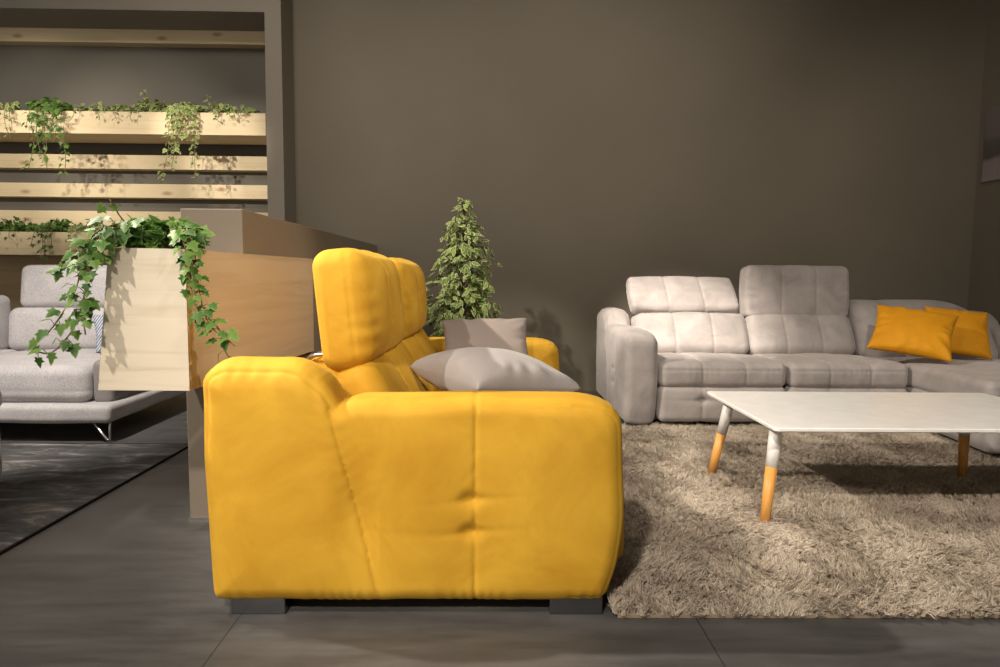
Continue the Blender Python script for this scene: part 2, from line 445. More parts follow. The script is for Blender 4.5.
def arm_fn(flip):
    ins = 0.026                                                   # the outline above is the inset core; this is its rounding
    def fn(S, T, Z):
        d2 = poly_sdf(S, Z, ARM_POLY)
        t = T-ARM_W/2
        # seams seen on the outer face
        ds, ts, side = seg_dist(S, Z, (0.335, 0.60), (0.472, 0.05))
        dv = np.abs(S-0.735)
        rear = np.clip((0.9-side)/1.0, 0, 1)
        # puffy panels
        pan = (1-np.exp(-(ds/0.10)**1.5))*(1-np.exp(-(dv/0.11)**1.5))
        edge = np.clip(-d2/0.14, 0, 1); edge = edge*(2-edge)
        bulge = 0.013*edge*pan
        groove = 0.0055*g(ds, 0.0065)*(ts > 0.02) + 0.0045*g(dv, 0.006)
        step = 0.012*g(ds-0.03, 0.05)*(side < 0)*np.clip(ts*1.4, 0, 1)*np.clip(2.2-2.2*ts, 0, 1)
        # buttonless tucks along the vertical seam and a fold behind the slanted one
        tuck = 0
        for zc in (0.338, 0.248):
            pull = np.where(S < 0.735, 1.0, 0.75)
            tuck = tuck + 0.017*g(S-0.735+0.012, 0.026)*g(Z-zc, 0.020)*pull
            tuck = tuck + 0.0045*g(Z-zc-0.10*(S-0.735), 0.010)*np.exp(-np.abs(S-0.735)/0.06)
        tuck = tuck + 0.015*np.exp(-(ds/0.04)**2)*g(Z-0.29, 0.09)*(S < 0.47)
        tuck = tuck + 0.0008*g(Z-0.245, 0.012)*(S > 0.42)*(S < 0.735)
        # fine puckers running off the seams
        pat = np.clip(wob(S, T*0, Z, 18, 6), 0, 1)
        fin = 0.0005*pat*np.sin(Z*150+6*np.sin(S*23))*np.exp(-ds/0.05) + 0.0005*pat*np.sin(Z*130+5*np.sin(S*31))*np.exp(-dv/0.04)
        fin = fin + 0.0010*np.sin(S*140+7*np.sin(S*17))*g(Z-0.055, 0.03)
        fin = fin + 0.0012*np.sin(S*140+3*np.sin(S*13))*g(d2+0.01, 0.02)*(S < 0.34)*(Z > 0.5)
        big = 0.0022*wob(S, T*0.3, Z, 11, 1)
        k = np.clip((t/(ARM_W/2)), -1, 1)
        kk = np.clip(np.abs(k)*1.6-0.35, 0, 1)
        w = np.abs(t)-ARM_W/2+ins+0.012 - bulge*kk + (groove+step+tuck+fin)*kk + big
        d2b = d2 + (0.010+0.026*np.clip((0.37-S)/0.08, 0, 1)*np.clip((Z-0.45)/0.15, 0, 1))*(k*k) + groove*0.6*(1-kk) + 0.002*wob(S, T, Z, 14, 2) + (fin)*0.8
        r = ins+0.018
        a, b2 = d2b+0.018, w+0.018
        out = np.minimum(np.maximum(a, b2), 0)+np.sqrt(np.maximum(a, 0)**2+np.maximum(b2, 0)**2)-r
        pipe = 0.0045*g(a-b2-0.004, 0.006)*((S < 0.36) & (Z > 0.30))     # seam line around the raised rear block
        pipe = pipe + 0.002*g(a-b2, 0.006)*((S > 1.0))
        return out+pipe*np.where((a > -0.02) & (b2 > -0.02), 1, 0)
    return fn

def sofa_part(name, fn, lo, hi, h, mat, parent):
    V, Q = surface_net(fn, lo, hi, h)
    return link(name, from_np(name, V, Q), mat, parent)

_arm_cache = {}
def arm_mesh(h):
    if h not in _arm_cache:
        _arm_cache[h] = surface_net(arm_fn(False), (-0.05, -0.04, 0.02), (1.18, ARM_W+0.04, 0.74), h)
    return _arm_cache[h]

def seat_fn(l0, l1, s0, s1, z0, z1, seams, front_seam=True):
    c = ((s0+s1)/2, (l0+l1)/2, (z0+z1)/2); b = ((s1-s0)/2, (l1-l0)/2-0.004, (z1-z0)/2)
    def fn(S, L, Z):
        x, y, z = S-c[0], L-c[1], Z-c[2]
        drop = 0.03*np.clip((c[0]+0.05-S)/0.5, 0, 1)              # the seat tips back a little
        z = z+drop
        d = soft(x, y, z, b, 0.045, (0.012, 0.003, 0.020))
        for k, sy in enumerate(seams):
            q = L-sy
            d = d + 0.005*g(q, 0.007) + 0.004*g(q, 0.05)
            d = d + 0.0009*np.sin(S*110+6*np.sin(S*19)+k)*np.exp(-np.abs(q)/0.05)
        zz = np.clip(np.minimum(L-l0, l1-L)/0.05, 0, 1)
        d = d + 0.005*g(Z-(z1-0.047), 0.006)*(x > b[0]*0.8)*zz
        d = d + 0.0012*np.sin(L*95+9*np.sin(L*13))*np.exp(-np.abs(Z-(z1-0.05))/0.05)*(x > b[0]*0.6)
        return d + 0.003*wob(S, L, Z, 12, l0)
    return fn, (s0-0.03, l0-0.03, z0-0.07), (s1+0.05, l1+0.03, z1+0.05)

def panel_fn(l0, l1, s0, s1, z0, z1, seams, tuck_z=None, puff=0.02, r=0.035):
    c = ((s0+s1)/2, (l0+l1)/2, (z0+z1)/2); b = ((s1-s0)/2, (l1-l0)/2-0.004, (z1-z0)/2)
    def fn(S, L, Z):
        d = soft(S-c[0], L-c[1], Z-c[2], b, r, (puff, 0.0, 0.004))
        for sy in seams:
            d = d + 0.0045*g(L-sy, 0.007) + 0.004*g(L-sy, 0.045)
            if tuck_z is not None:
                d = d + 0.016*g(L-sy, 0.03)*g(Z-tuck_z, 0.022)
                d = d + 0.006*g(Z-tuck_z, 0.012)*np.exp(-np.abs(L-sy)/0.12)
        return d + 0.0025*wob(S, L, Z, 13, l0+0.3)
    return fn, (s0-0.03, l0-0.03, z0-0.03), (s1+0.05, l1+0.03, z1+0.04)

def slab_fn(l0, l1, bottom, top, thick, seams, puff_front=0.03, r=0.05, gusset=True, gro=0.0035, ruffle=0.6):
    """tilted cushion: bottom and top are (s, z) of its mid line"""
    bx, bz = bottom; tx, tz = top
    H = math.hypot(tx-bx, tz-bz); ux, uz = (tx-bx)/H, (tz-bz)/H       # along the height
    nx, nz = uz, -ux                                                  # to the front
    cx, cz = (bx+tx)/2, (bz+tz)/2; cl = (l0+l1)/2; hl = (l1-l0)/2-0.003
    def fn(S, L, Z):
        a = (S-cx)*nx+(Z-cz)*nz; h = (S-cx)*ux+(Z-cz)*uz; l = L-cl
        v, w = np.clip(l/hl, -1, 1), np.clip(h/(H/2), -1, 1)
        bul = puff_front*(1-np.abs(v)**3.0)*(1-w**4)
        a2 = np.where(a > 0, a/(1+bul/(thick/2)), a)
        d = rbox(a2, l/(1+0.010/hl*(1-w*w)), h/(1+0.012/(H/2)*(1-v*v)), (thick/2, hl, H/2), r)
        fr = np.clip(a/0.03, 0, 1)
        for k, sy in enumerate(seams):
            q = L-sy
            d = d + (0.0045*g(q, 0.007) + gro*g(q, 0.05))*fr
            d = d + 0.0009*np.sin(h*120+6*np.sin(h*21)+k)*np.exp(-np.abs(q)/0.045)*fr
        if gusset:
            e = hl-np.abs(l)
            # seam where the front panel meets the side gusset, and its gathers
            d = d + 0.004*g(a-(thick/2-r*0.75), 0.006)*np.clip(1-e/0.06, 0, 1)
            d = d + ruffle*0.0034*(np.sin(h*72+5*np.sin(h*13+l0*3))+0.7*np.sin(h*41+4*np.sin(h*23)+9*e))*np.exp(-((e-0.035)/0.05)**2)*fr
            d = d + 0.0025*g(a+(thick/2-r*0.4), 0.006)*np.clip(1-e/0.05, 0, 1)
        return d + 0.0028*wob(S, L, Z, 12, l0+0.7)
    m = thick/2+0.09
    lo = (min(bx, tx)-m, l0-0.03, min(bz, tz)-0.09); hi = (max(bx, tx)+m, l1+0.03, max(bz, tz)+0.09)
    return fn, lo, hi

def add(name, spec, h, mat, parent):
    return sofa_part(name, spec[0], spec[1], spec[2], h, mat, parent)

def recliner(name, loc, rotz, label, mat, mods, heads, h_arm, h_other, chaise=None, foot_z=None, total=None, foot_s=1.135):
    root = empty(name, loc, rotz, label, 'sofa')
    V, Q = arm_mesh(h_arm)
    W = ARM_W
    a = link('armrest', from_np('armrest', V, Q), mat, root)
    V2 = V.copy(); V2[:, 1] = total-V2[:, 1]
    a2 = link('armrest', from_np('armrest_far', V2, Q[:, ::-1]), mat, root)
    # frame behind the cushions
    def frame_fn(S, L, Z):
        d = soft(S-0.255, L-total/2, Z-0.375, (0.095, total/2-W-0.002, 0.305), 0.075, (0.0, 0.0, 0.012))
        return d + 0.003*wob(S, L, Z, 10, 5)
    sofa_part('back_frame', frame_fn, (-0.03, W-0.03, 0.03), (0.33, total-W+0.03, 0.72), 0.012, mat, root)
    # low plinth under the seats
    bevel_box('base', (0.06, W*0.5, 0.062), (1.05, total-W*0.5, 0.13), 'black', root, 0.004)
    for i, (l0, l1) in enumerate(mods):
        s = [l0+(l1-l0)*k/3 for k in (1, 2)]
        add('seat', seat_fn(l0, l1, 0.42, 1.135, 0.27, 0.432, s), h_other, mat, root)
        add('footrest', panel_fn(l0, l1, 1.03, foot_s, 0.062, 0.285, s[:1] if i == 0 else s, 0.20, 0.018), h_other, mat, root)
        add('backrest', slab_fn(l0, l1, (0.49, 0.40), (0.335, 0.675), 0.14, s, 0.028, 0.055, gusset=False), h_other, mat, root)
        bt, tp, th, hp, hr = heads[i]
        hd = add('headrest', slab_fn(l0-0.005, l1-0.005, bt, tp, th, s, hp, hr), h_other, mat, root)
        bm = bmesh.new()
        for lx in (l0+0.035, l0+0.27):
            tube(bm, [(0.222, lx, 0.62), (0.222, lx, 0.694), (0.228, lx, 0.702), (bt[0]-0.01, lx, bt[1]+0.06)], 0.007, 8)
        tube(bm, [(0.224, l0+0.035, 0.697), (0.224, l0+0.27, 0.697)], 0.006, 8)
        bm_obj('bracket', bm, 'chrome', hd)
    if chaise:
        l0, l1, s1 = chaise
        spec = seat_fn(l0, l1, 0.42, s1-0.02, 0.275, 0.437, [l0+(l1-l0)*0.5])
        def chf(S, L, Z, f=spec[0]):
            return f(S, L+flare*np.clip(S-1.12, 0, 1), Z)+0.006*wob(S, L, Z, 7, 8)
        flare = 0.085
        wide = lambda lo: (lo[0], lo[1]-0.09, lo[2])
        sofa_part('chaise_seat', chf, wide(spec[1]), spec[2], h_other, mat, root)
        spec2 = panel_fn(l0+0.005, l1, 0.50, s1, 0.062, 0.30, [], None, 0.015, 0.045)
        def cbf(S, L, Z, f=spec2[0]): return f(S, L+flare*np.clip(S-1.12, 0, 1), Z)
        sofa_part('chaise_base', cbf, wide(spec2[1]), spec2[2], h_other, mat, root)
        # wrap-round corner back
        def cb(S, L, Z):
            lm = (l0+l1)/2
            tilt = (Z-0.42)*0.55
            d = soft(S-(0.47-tilt), L-(lm+0.005), Z-0.575, (0.17, (l1-l0)/2, 0.21), 0.09, (0.03, 0, 0.012))
            drop = 0.13*np.clip((L-(l1-0.30))/0.30, 0, 1)**2
            d2 = soft(S-(0.47-tilt), L-(lm+0.005), Z-0.575+drop, (0.17, (l1-l0)/2, 0.21), 0.09, (0.03, 0, 0.012))
            d = np.maximum(d, d2)
            d = d + 0.006*g(L-(l0+0.27), 0.01)+0.008*g(L-(l0+0.27), 0.05)
            return d+0.004*wob(S, L, Z, 9, 9)
        sofa_part('corner_backrest', cb, (0.02, l0-0.05, 0.30), (0.80, l1+0.05, 0.86), h_other, mat, root)
    # metal feet
    fz = foot_z or {}
    spots = [(0.055, 0.035), (0.945, 0.035), (0.055, total-0.145), (0.945, total-0.145)]
    if chaise: spots += [(chaise[2]-0.24, chaise[0]+0.06), (chaise[2]-0.24, chaise[1]-0.17)]
    for i, (s, l) in enumerate(spots):
        z0 = fz.get(i, 0.0)
        bevel_box('foot', (s, l, z0), (s+0.15, l+0.11, 0.075), 'foot', root, 0.003)
    return root

# ------------------------------------------------------------------ the room
CAM = (0.0, 0.0, 0.95)
def struct(name, lo, hi, mat, r=0.0):
    o = bevel_box(name, lo, hi, mat, None, r); o['kind'] = 'structure'; return o

struct('floor', (-7.5, -6.0, -0.1), (7.0, 10.2, 0.0), 'floor')
struct('ceiling', (-7.5, -6.0, 3.9), (4.1, 5.76, 4.0), 'ceiling')
struct('wall_back', (-1.567, 5.45, 0), (4.2, 5.6, 3.9), 'wall')
struct('wall_right', (3.94, -6.0, 0), (4.1, 5.45, 3.9), 'wall')
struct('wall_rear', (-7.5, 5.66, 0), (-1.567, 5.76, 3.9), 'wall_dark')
def portal():
    bm = bmesh.new()
    out = [(-7.5, 3.9), (-7.5, 2.885), (-1.688, 2.878), (-1.700, 0), (-1.567, 0), (-1.567, 3.9)]
    f = [bm.verts.new((x, 5.15, z)) for x, z in out]; b = [bm.verts.new((x, 5.655, z)) for x, z in out]
    bm.faces.new(f); bm.faces.new(b[::-1])
    for i in range(len(out)):
        j = (i+1) % len(out); bm.faces.new((f[i], b[i], b[j], f[j]))
    o = bm_obj('wall_left', bm, 'portal', smooth=False); o['kind'] = 'structure'
portal()
struct('wall_partition', (-1.150, 2.515, 0), (-0.922, 5.445, 1.187), 'partition', 0.003)
struct('trim_1', (-1.153, 2.510, 0.0), (-0.919, 2.514, 0.010), 'chrome')

# ------------------------------------------------------------------ sofas
YEL = recliner('sofa', (-0.772, 1.765, 0), 0.0, 'mustard yellow velvet sofa seen side-on with two raised headrests', 'yellow',
               [(0.222, 0.968), (0.972, 1.718)],
               [((0.340, 0.657), (0.303, 1.022), 0.145, 0.055, 0.05), ((0.354, 0.662), (0.324, 1.014), 0.145, 0.055, 0.05)], 0.0062, 0.0085, total=1.94, foot_s=1.192)
GX = 0.815
GREY = recliner('sofa', (GX, 5.14, 0), -PI/2, 'taupe grey velour corner sofa with a chaise by the back wall', 'grey',
                [(0.222, 1.012), (1.017, 1.765)],
                [((0.29, 0.695), (0.05, 0.925), 0.10, 0.020, 0.030), ((0.335, 0.66), (0.305, 1.03), 0.14, 0.022, 0.034)], 0.010, 0.0095,
                chaise=(1.772, 2.72, 1.86), foot_z={1: 0.0145, 3: 0.0145, 4: 0.0145, 5: 0.0145}, total=2.94)

# light fabric sofa on the left
def soft_part(name, lo, hi, r, puff, mat, parent, h=0.012, wr=0.003, seed=1, rot=None, extra=None):
    c = [(a+b)/2 for a, b in zip(lo, hi)]; b = [(q-p)/2 for p, q in zip(lo, hi)]
    def fn(x, y, z):
        x, y, z = x-c[0], y-c[1], z-c[2]
        if rot:                                       # lean about the x axis
            cs, sn = math.cos(rot), math.sin(rot); y, z = y*cs+z*sn, -y*sn+z*cs
        d = soft(x, y, z, b, r, puff)
        if extra is not None: d = d + extra(x, y, z)
        return d + wr*wob(x, y, z, 12, seed)
    m = 0.10
    return sofa_part(name, fn, [p-m for p in lo], [q+m for q in hi], h, mat, parent)

LS = empty('sofa', (-2.1, 3.66, 0), 0, 'light grey woven fabric sofa on thin metal legs left of the planter', 'sofa')
soft_part('base', (-2.4, 0.0, 0.112), (0.0, 1.25, 0.215), 0.03, (0, 0.004, 0.004), 'fabric', LS, seed=2)
soft_part('seat_cushion', (-1.05, 0.05, 0.213), (-0.155, 0.90, 0.425), 0.055, (0.006, 0.012, 0.035), 'fabric', LS, 0.01, seed=3,
          extra=lambda x, y, z: 0.003*g(z+0.035, 0.006)*(y < -0.3))
soft_part('seat_cushion', (-2.35, 0.05, 0.213), (-1.06, 0.90, 0.425), 0.055, (0.006, 0.012, 0.035), 'fabric', LS, seed=4)
soft_part('armrest', (-0.15, 0.10, 0.20), (-0.035, 1.2, 0.455), 0.035, (0.004, 0, 0.006), 'fabric_shaded', LS, seed=5)  # side arm in shadow: the shade is put into its darker weave
soft_part('backrest', (-1.15, 0.84, 0.40), (-0.20, 1.08, 0.70), 0.06, (0.004, 0.025, 0.01), 'fabric', LS, 0.01, seed=6, rot=-0.10)
soft_part('headrest', (-1.09, 0.90, 0.69), (-0.25, 1.06, 0.99), 0.05, (0.006, 0.022, 0.006), 'fabric', LS, 0.01, seed=7, rot=-0.14)
soft_part('backrest', (-2.3, 0.60, 0.40), (-1.155, 0.95, 0.79), 0.05, (0.004, 0.02, 0.01), 'fabric', LS, seed=8)
soft_part('headrest', (-2.2, 0.62, 0.79), (-1.19, 0.82, 1.02), 0.06, (0.004, 0.02, 0.01), 'fabric', LS, seed=9)
for lx, ly, z0 in ((-0.03, 0.03, 0.0115), (-0.03, 1.18, 0), (-2.3, 0.03, 0.0115), (-2.3, 1.18, 0)):
    bm = bmesh.new()
    tube(bm, [(lx-0.075, ly-0.0, 0.118), (lx-0.003, ly, z0+0.006), (lx+0.012, ly, z0+0.006), (lx+0.016, ly+0.0, 0.118)], 0.0065, 8)
    bm_obj('leg', bm, 'chrome', LS)

# ottoman at the left edge
OT = empty('ottoman', (-2.45, 2.45, 0.0), 0, 'grey fabric ottoman on the dark rug, cut by the left edge', 'ottoman')
soft_part('seat_cushion', (-0.40, -0.42, 0.352), (0.395, 0.39, 0.475), 0.05, (0.006, 0.006, 0.02), 'fabric', OT, 0.015, seed=11)
soft_part('base', (-0.39, -0.41, 0.060), (0.385, 0.38, 0.352), 0.05, (0.012, 0.012, 0), 'fabric', OT, 0.015, seed=12)
for sx in (-0.3, 0.3):
    for sy in (-0.3, 0.3):
        lathe('foot', [(0.0, 0.0115), (0.018, 0.0115), (0.024, 0.075), (0, 0.075)], 'black', OT, 16, (sx, sy, 0))

# ------------------------------------------------------------------ cushions
def pillow(name, size, thick, loc, rot, mat, label, group=None, seed=1, crease=0.0, n=56, sag=0.0, piping=False):
    o_v = []; r = np.random.RandomState(seed)
    u = np.linspace(-1, 1, n); u = np.sign(u)*np.abs(u)**0.85
    U, Vv = np.meshgrid(u, u, indexing='ij')
    a, b = size[0]/2, size[1]/2
    pin = 0.085
    X = a*U*(1-pin*(1-Vv**2)*U**2); Y = b*Vv*(1-pin*(1-U**2)*Vv**2)
    prof = ((1-U**2)*(1-Vv**2))
    T = thick/2*np.clip(prof, 0, 1)**0.42
    rimd = np.minimum(1-np.abs(U), 1-np.abs(Vv))
    ang = np.arctan2(Vv, U)
    wr = 0
    for k in range(5):
        fq = 9+6*r.rand(); ph = r.rand()*6.28
        wr = wr+np.sin(ang*fq+ph+2.0*np.sin(ang*3+ph))
    wr = wr*0.0011*np.exp(-((rimd-0.14)/0.16)**2)*(rimd > 0.0)*np.clip(rimd/0.05, 0, 1)
    n1 = wob(X, Y, X*0, 16, seed)*0.004*np.clip(rimd/0.2, 0, 1)
    top = T+wr*1.6+n1; bot = -T*0.92-wr*1.2+n1
    if crease:
        q = (U*0.8+Vv*0.45)-0.15
        top = top-crease*np.exp(-(q/0.10)**2)*np.clip(rimd/0.35, 0, 1)
    z0 = sag*(U**2-0.3)
    rim = 0.003
    verts = []; faces = []
    def put(Zs): 
        base = len(verts)
        for i in range(n):
            for j in range(n): verts.append((X[i, j], Y[i, j], Zs[i, j]+z0[i, j]))
        return base
    bt = put(top+rim); bb = put(bot-rim)
    for i in range(n-1):
        for j in range(n-1):
            p = i*n+j
            faces.append((bt+p, bt+p+n, bt+p+n+1, bt+p+1)); faces.append((bb+p, bb+p+1, bb+p+n+1, bb+p+n))
    ring = [i*n for i in range(n)]+[(n-1)*n+j for j in range(1, n)]+[i*n+n-1 for i in range(n-2, -1, -1)]+[j for j in range(n-2, 0, -1)]
    for k in range(len(ring)):
        p, q = ring[k], ring[(k+1) % len(ring)]
        faces.append((bt+q, bt+p, bb+p, bb+q))
    me = from_np(name, np.array(verts), np.array(faces))
    o = link(name, me, mat); o.location = loc; o.rotation_euler = rot
    tag(o, label, 'cushion', group)
    return o

def rot_from(xdir, ydir):
    x = Vector(xdir).normalized(); y = Vector(ydir); z = x.cross(y).normalized(); y = z.cross(x)
    return Matrix((x, y, z)).transposed().to_euler()

def tree_bvh(objs):
    dg = bpy.context.evaluated_depsgraph_get(); vs, ps = [], []
    for o in objs:
        if o.type != 'MESH': continue
        b = len(vs); mw = o.matrix_world
        vs.extend(mw @ v.co for v in o.data.vertices); ps.extend(tuple(b+i for i in p.vertices) for p in o.data.polygons)
    return BVHTree.FromPolygons(vs, ps)

def settle(o, roots, way, step=0.004, most=0.16):
    """move a cushion along 'way' until it only touches what it lies on"""
    bpy.context.view_layer.update()
    base = tree_bvh([c for r in roots for c in ([r]+list(r.children))])
    way = Vector(way).normalized()
    for _ in range(int(most/step)):
        bpy.context.view_layer.update()
        if not tree_bvh([o]).overlap(base): break
        o.location += way*step

c1 = pillow('cushion', (0.44, 0.43), 0.20, (-0.075, 2.33, 0.560), rot_from((0.80, 0.58, -0.09), (-0.58, 0.80, 0.05)), 'cushion_grey',
       'light grey cushion lying on the yellow seat by the near armrest', 'grey cushions on the yellow sofa', 3, 0.012)
settle(c1, [YEL], (1, 0.1, 0.35))
c2 = pillow('cushion', (0.43, 0.37), 0.14, (-0.025, 3.32, 0.585), rot_from((1, 0.04, 0.03), (0.06, 0.72, 0.66)), 'cushion_grey_back',
       'taupe cushion leaning against the far armrest of the yellow sofa', 'grey cushions on the yellow sofa', 5)
settle(c2, [YEL], (0.05, -1, 0.15))
c3 = pillow('cushion', (0.45, 0.38), 0.15, (2.63, 4.10, 0.622), rot_from((0.42, -0.27, -0.062), (0.24, 0.18, 0.25)), 'yellow_dark',
       'mustard cushion in front, tilted on the grey chaise', 'mustard cushions on the grey sofa', 8)
c4 = pillow('cushion', (0.37, 0.34), 0.13, (3.02, 4.30, 0.575), rot_from((0.28, -0.08, -0.03), (0.11, 0.15, 0.27)), 'yellow_dark',
       'mustard cushion half hidden behind the tilted mustard one', 'mustard cushions on the grey sofa', 9)
settle(c4, [GREY], (0, -0.8, 0.6), 0.004, 0.25); settle(c3, [GREY, c4], (0, -1, 0.2))
c5 = pillow('cushion', (0.25, 0.25), 0.10, (-2.37, 4.28, 0.555), rot_from((0.75, 0.6, 0.0), (-0.2, 0.25, 0.9)), 'blue_stripe',
       'small blue striped cushion on the left grey sofa beside the planter', None, 11)
settle(c5, [LS], (0, -1, 0.5))

# ------------------------------------------------------------------ coffee table
TB = empty('coffee_table', (1.697, 2.743, 0.0), 0, 'low white coffee table with white and wood dipped legs on the shaggy rug', 'table')
def table_top():
    bm = bmesh.new()
    hx, hy, r = 0.665, 0.387, 0.018
    def loop(ins, z):
        out = []
        for cx, cy, a0 in ((hx-r, hy-r, 0), (-hx+r, hy-r, 90), (-hx+r, -hy+r, 180), (hx-r, -hy+r, 270)):
            for k in range(7):
                a = math.radians(a0+15*k); out.append(bm.verts.new((cx+(r-ins)*math.cos(a)*1.0, cy+(r-ins)*math.sin(a), z)))
        return out
    prof = [(0.003, 0.410), (0.0, 0.407), (0.0, 0.398), (0.004, 0.394)]
    loops = [loop(i, z) for i, z in prof]
    ins = 0.045
    lo = []
    for v in loops[-1]:
        lo.append(bm.verts.new((v.co.x*(1-ins/hx), v.co.y*(1-ins/hy), 0.384)))
    loops.append(lo)
    bm.faces.new(loops[0])
    for a, b in zip(loops, loops[1:]):
        for k in range(len(a)): bm.faces.new((a[k], b[k], b[(k+1) % len(a)], a[(k+1) % len(a)]))
    bm.faces.new(loops[-1][::-1])
    return bm_obj('tabletop', bm, 'white', TB, smooth=False)
table_top()
for sx in (-1, 1):
    for sy in (-1, 1):
        top = Vector((sx*0.600, sy*0.25, 0.387)); bot = Vector((sx*0.655, sy*0.308, 0.0185))
        if sx > 0: top.x, bot.x = 0.49, 0.54
        dip = bot.lerp(top, 0.585)
        bm = bmesh.new(); tube(bm, [top, dip], [0.0245, 0.0225], 24)
        lg = bm_obj('leg', bm, 'white', TB)
        bm = bmesh.new(); tube(bm, [dip, bot], [0.0222, 0.0185], 24)
        w = bm_obj('leg_tip', bm, 'leg_wood', lg); w['label'] = 'bare wood lower end of the leg'

# ------------------------------------------------------------------ rugs
RX0, RX1, RY0, RY1 = 0.350, 3.35, 1.768, 4.10
RUG = empty('rug', (RX0, RY0, 0), 0, 'shaggy beige long-pile rug under the white coffee table', 'rug')
bevel_box('backing', (0.012, 0.012, 0.0), (RX1-RX0-0.012, RY1-RY0-0.012, 0.013), 'backing', RUG, 0.002)
def pile():
    rs = np.random.RandomState(4)
    W, D = RX1-RX0, RY1-RY0
    ntuft = 52000; per = 9
    tx = rs.rand(ntuft)*W; ty = rs.rand(ntuft)*D
    def fld(x, y, s, seed): return wob(x, y, x*0, s, seed)
    a = 2.2*fld(tx, ty, 5.5, 21)+2.2*fld(tx, ty, 17, 22)+rs.normal(0, 0.95, ntuft)+(-1.2)
    lean = np.clip(0.70+0.35*fld(tx, ty, 13, 23)+rs.normal(0, 0.22, ntuft), 0.15, 1.25)
    ln = (0.031+0.007*fld(tx, ty, 14, 24))*rs.uniform(0.75, 1.2, ntuft)
    n = ntuft*per
    idx = np.repeat(np.arange(ntuft), per)
    bx = np.clip(tx[idx]+rs.normal(0, 0.0028, n), 0.0, W); by = np.clip(ty[idx]+rs.normal(0, 0.0028, n), 0.0, D)
    aa = a[idx]+rs.normal(0, 0.35, n); le = lean[idx]*rs.uniform(0.8, 1.2, n); L = ln[idx]*rs.uniform(0.8, 1.15, n)
    P = 5
    t = np.linspace(0, 1, P)[None, :]
    out = (np.sin(le)[:, None])*L[:, None]*t**1.3
    up = L[:, None]*t*np.cos(le[:, None]*t**0.7)
    curl = 0.004*np.sin(t*5+rs.rand(n)[:, None]*6.28)*t
    px = bx[:, None]+out*np.cos(aa)[:, None]-curl*np.sin(aa)[:, None]
    py = by[:, None]+out*np.sin(aa)[:, None]+curl*np.cos(aa)[:, None]
    pz = 0.0125+up
    pos = np.stack([px, py, pz], -1).astype(np.float32)
    cv = bpy.data.hair_curves.new('pile'); cv.add_curves([P]*n)
    cv.attributes['position'].data.foreach_set('vector', pos.reshape(-1))
    ra = cv.attributes.get('radius') or cv.attributes.new('radius', 'FLOAT', 'POINT')
    rad = (np.array([1.25, 1.3, 1.2, 0.95, 0.35], np.float32)*0.0009)
    ra.data.foreach_set('value', np.tile(rad, n))
    cv.materials.append(M['pile'])
    o = bpy.data.objects.new('pile', cv); C.objects.link(o); o.parent = RUG
    o['kind'] = 'stuff'
pile()

DR = empty('rug', (-4.6, 0.6, 0), 0, 'flat dark grey distressed rug under the left sofa', 'rug')
bevel_box('rug_body', (0, 0, 0.0), (2.955, 3.03, 0.010), 'flat_rug', DR, 0.002)
bm = bmesh.new()
tube(bm, [(0, 0, 0.0065), (2.96, 0, 0.0065), (2.96, 3.035, 0.0065), (0, 3.035, 0.0065)], 0.006, 8)
bm_obj('edge_binding', bm, 'rug_edge', DR)

# ------------------------------------------------------------------ shelving in the niche
XR = -1.60
GB = 'pine beams across the niche'
beams = [(2.776, 2.889, 'topmost pine beam across the niche, high above the upper planter'),
         (1.784, 1.897, 'pine beam just under the upper ivy planter'),
         (1.555, 1.667, 'pine beam alone between the upper and lower ivy planters'),
         (1.325, 1.446, 'pine beam just above the lower ivy planter')]
for z0, z1, lab in beams:
    o = bevel_box('wooden_beam', (-7.4, 5.55, z0), (XR-0.10, 5.655, z1), 'wood_x', None, 0.003); tag(o, lab, 'beam', GB)
o = bevel_box('wood_panel', (-7.4, 5.60, 0.0), (XR-0.10, 5.655, 1.10), 'wood_panel', None, 0.002)
tag(o, 'brown wooden wall panel behind the light grey sofa', 'panel')

def trough(name, x0, x1, y0, y1, z0, z1, label, t=0.022):
    r = empty(name, (0, 0, 0), 0, label, 'planter', 'long planters on the niche wall')
    r.location = ((x0+x1)/2, (y0+y1)/2, z0); w, d, h = (x1-x0)/2, (y1-y0)/2, z1-z0
    bevel_box('front_panel', (-w, -d, 0), (w, -d+t, h), 'wood_x', r, 0.002)
    bevel_box('back_panel', (-w, d-t, 0), (w, d, h), 'wood_x', r, 0.002)
    bevel_box('bottom_panel', (-w, -d+t, 0), (w, d-t, t), 'wood_x', r, 0.002)
    for s in (-1, 1):
        a, b = sorted((s*w, s*(w-t)))
        bevel_box('end_panel', (a, -d+t, t), (b, d-t, h), 'wood_x', r, 0.002)
    so = bevel_box('soil', (-w+t, -d+t, h-0.06), (w-t, d-t, h-0.035), 'soil', r, 0)
    return r
trough('planter_box', -7.3, XR-0.10, 5.165, 5.535, 1.985, 2.150, 'long pine planter of ivy high on the niche wall')
trough('planter_box', -7.3, XR-0.10, 5.165, 5.535, 1.075, 1.250, 'long pine planter of ivy low behind the light grey sofa')

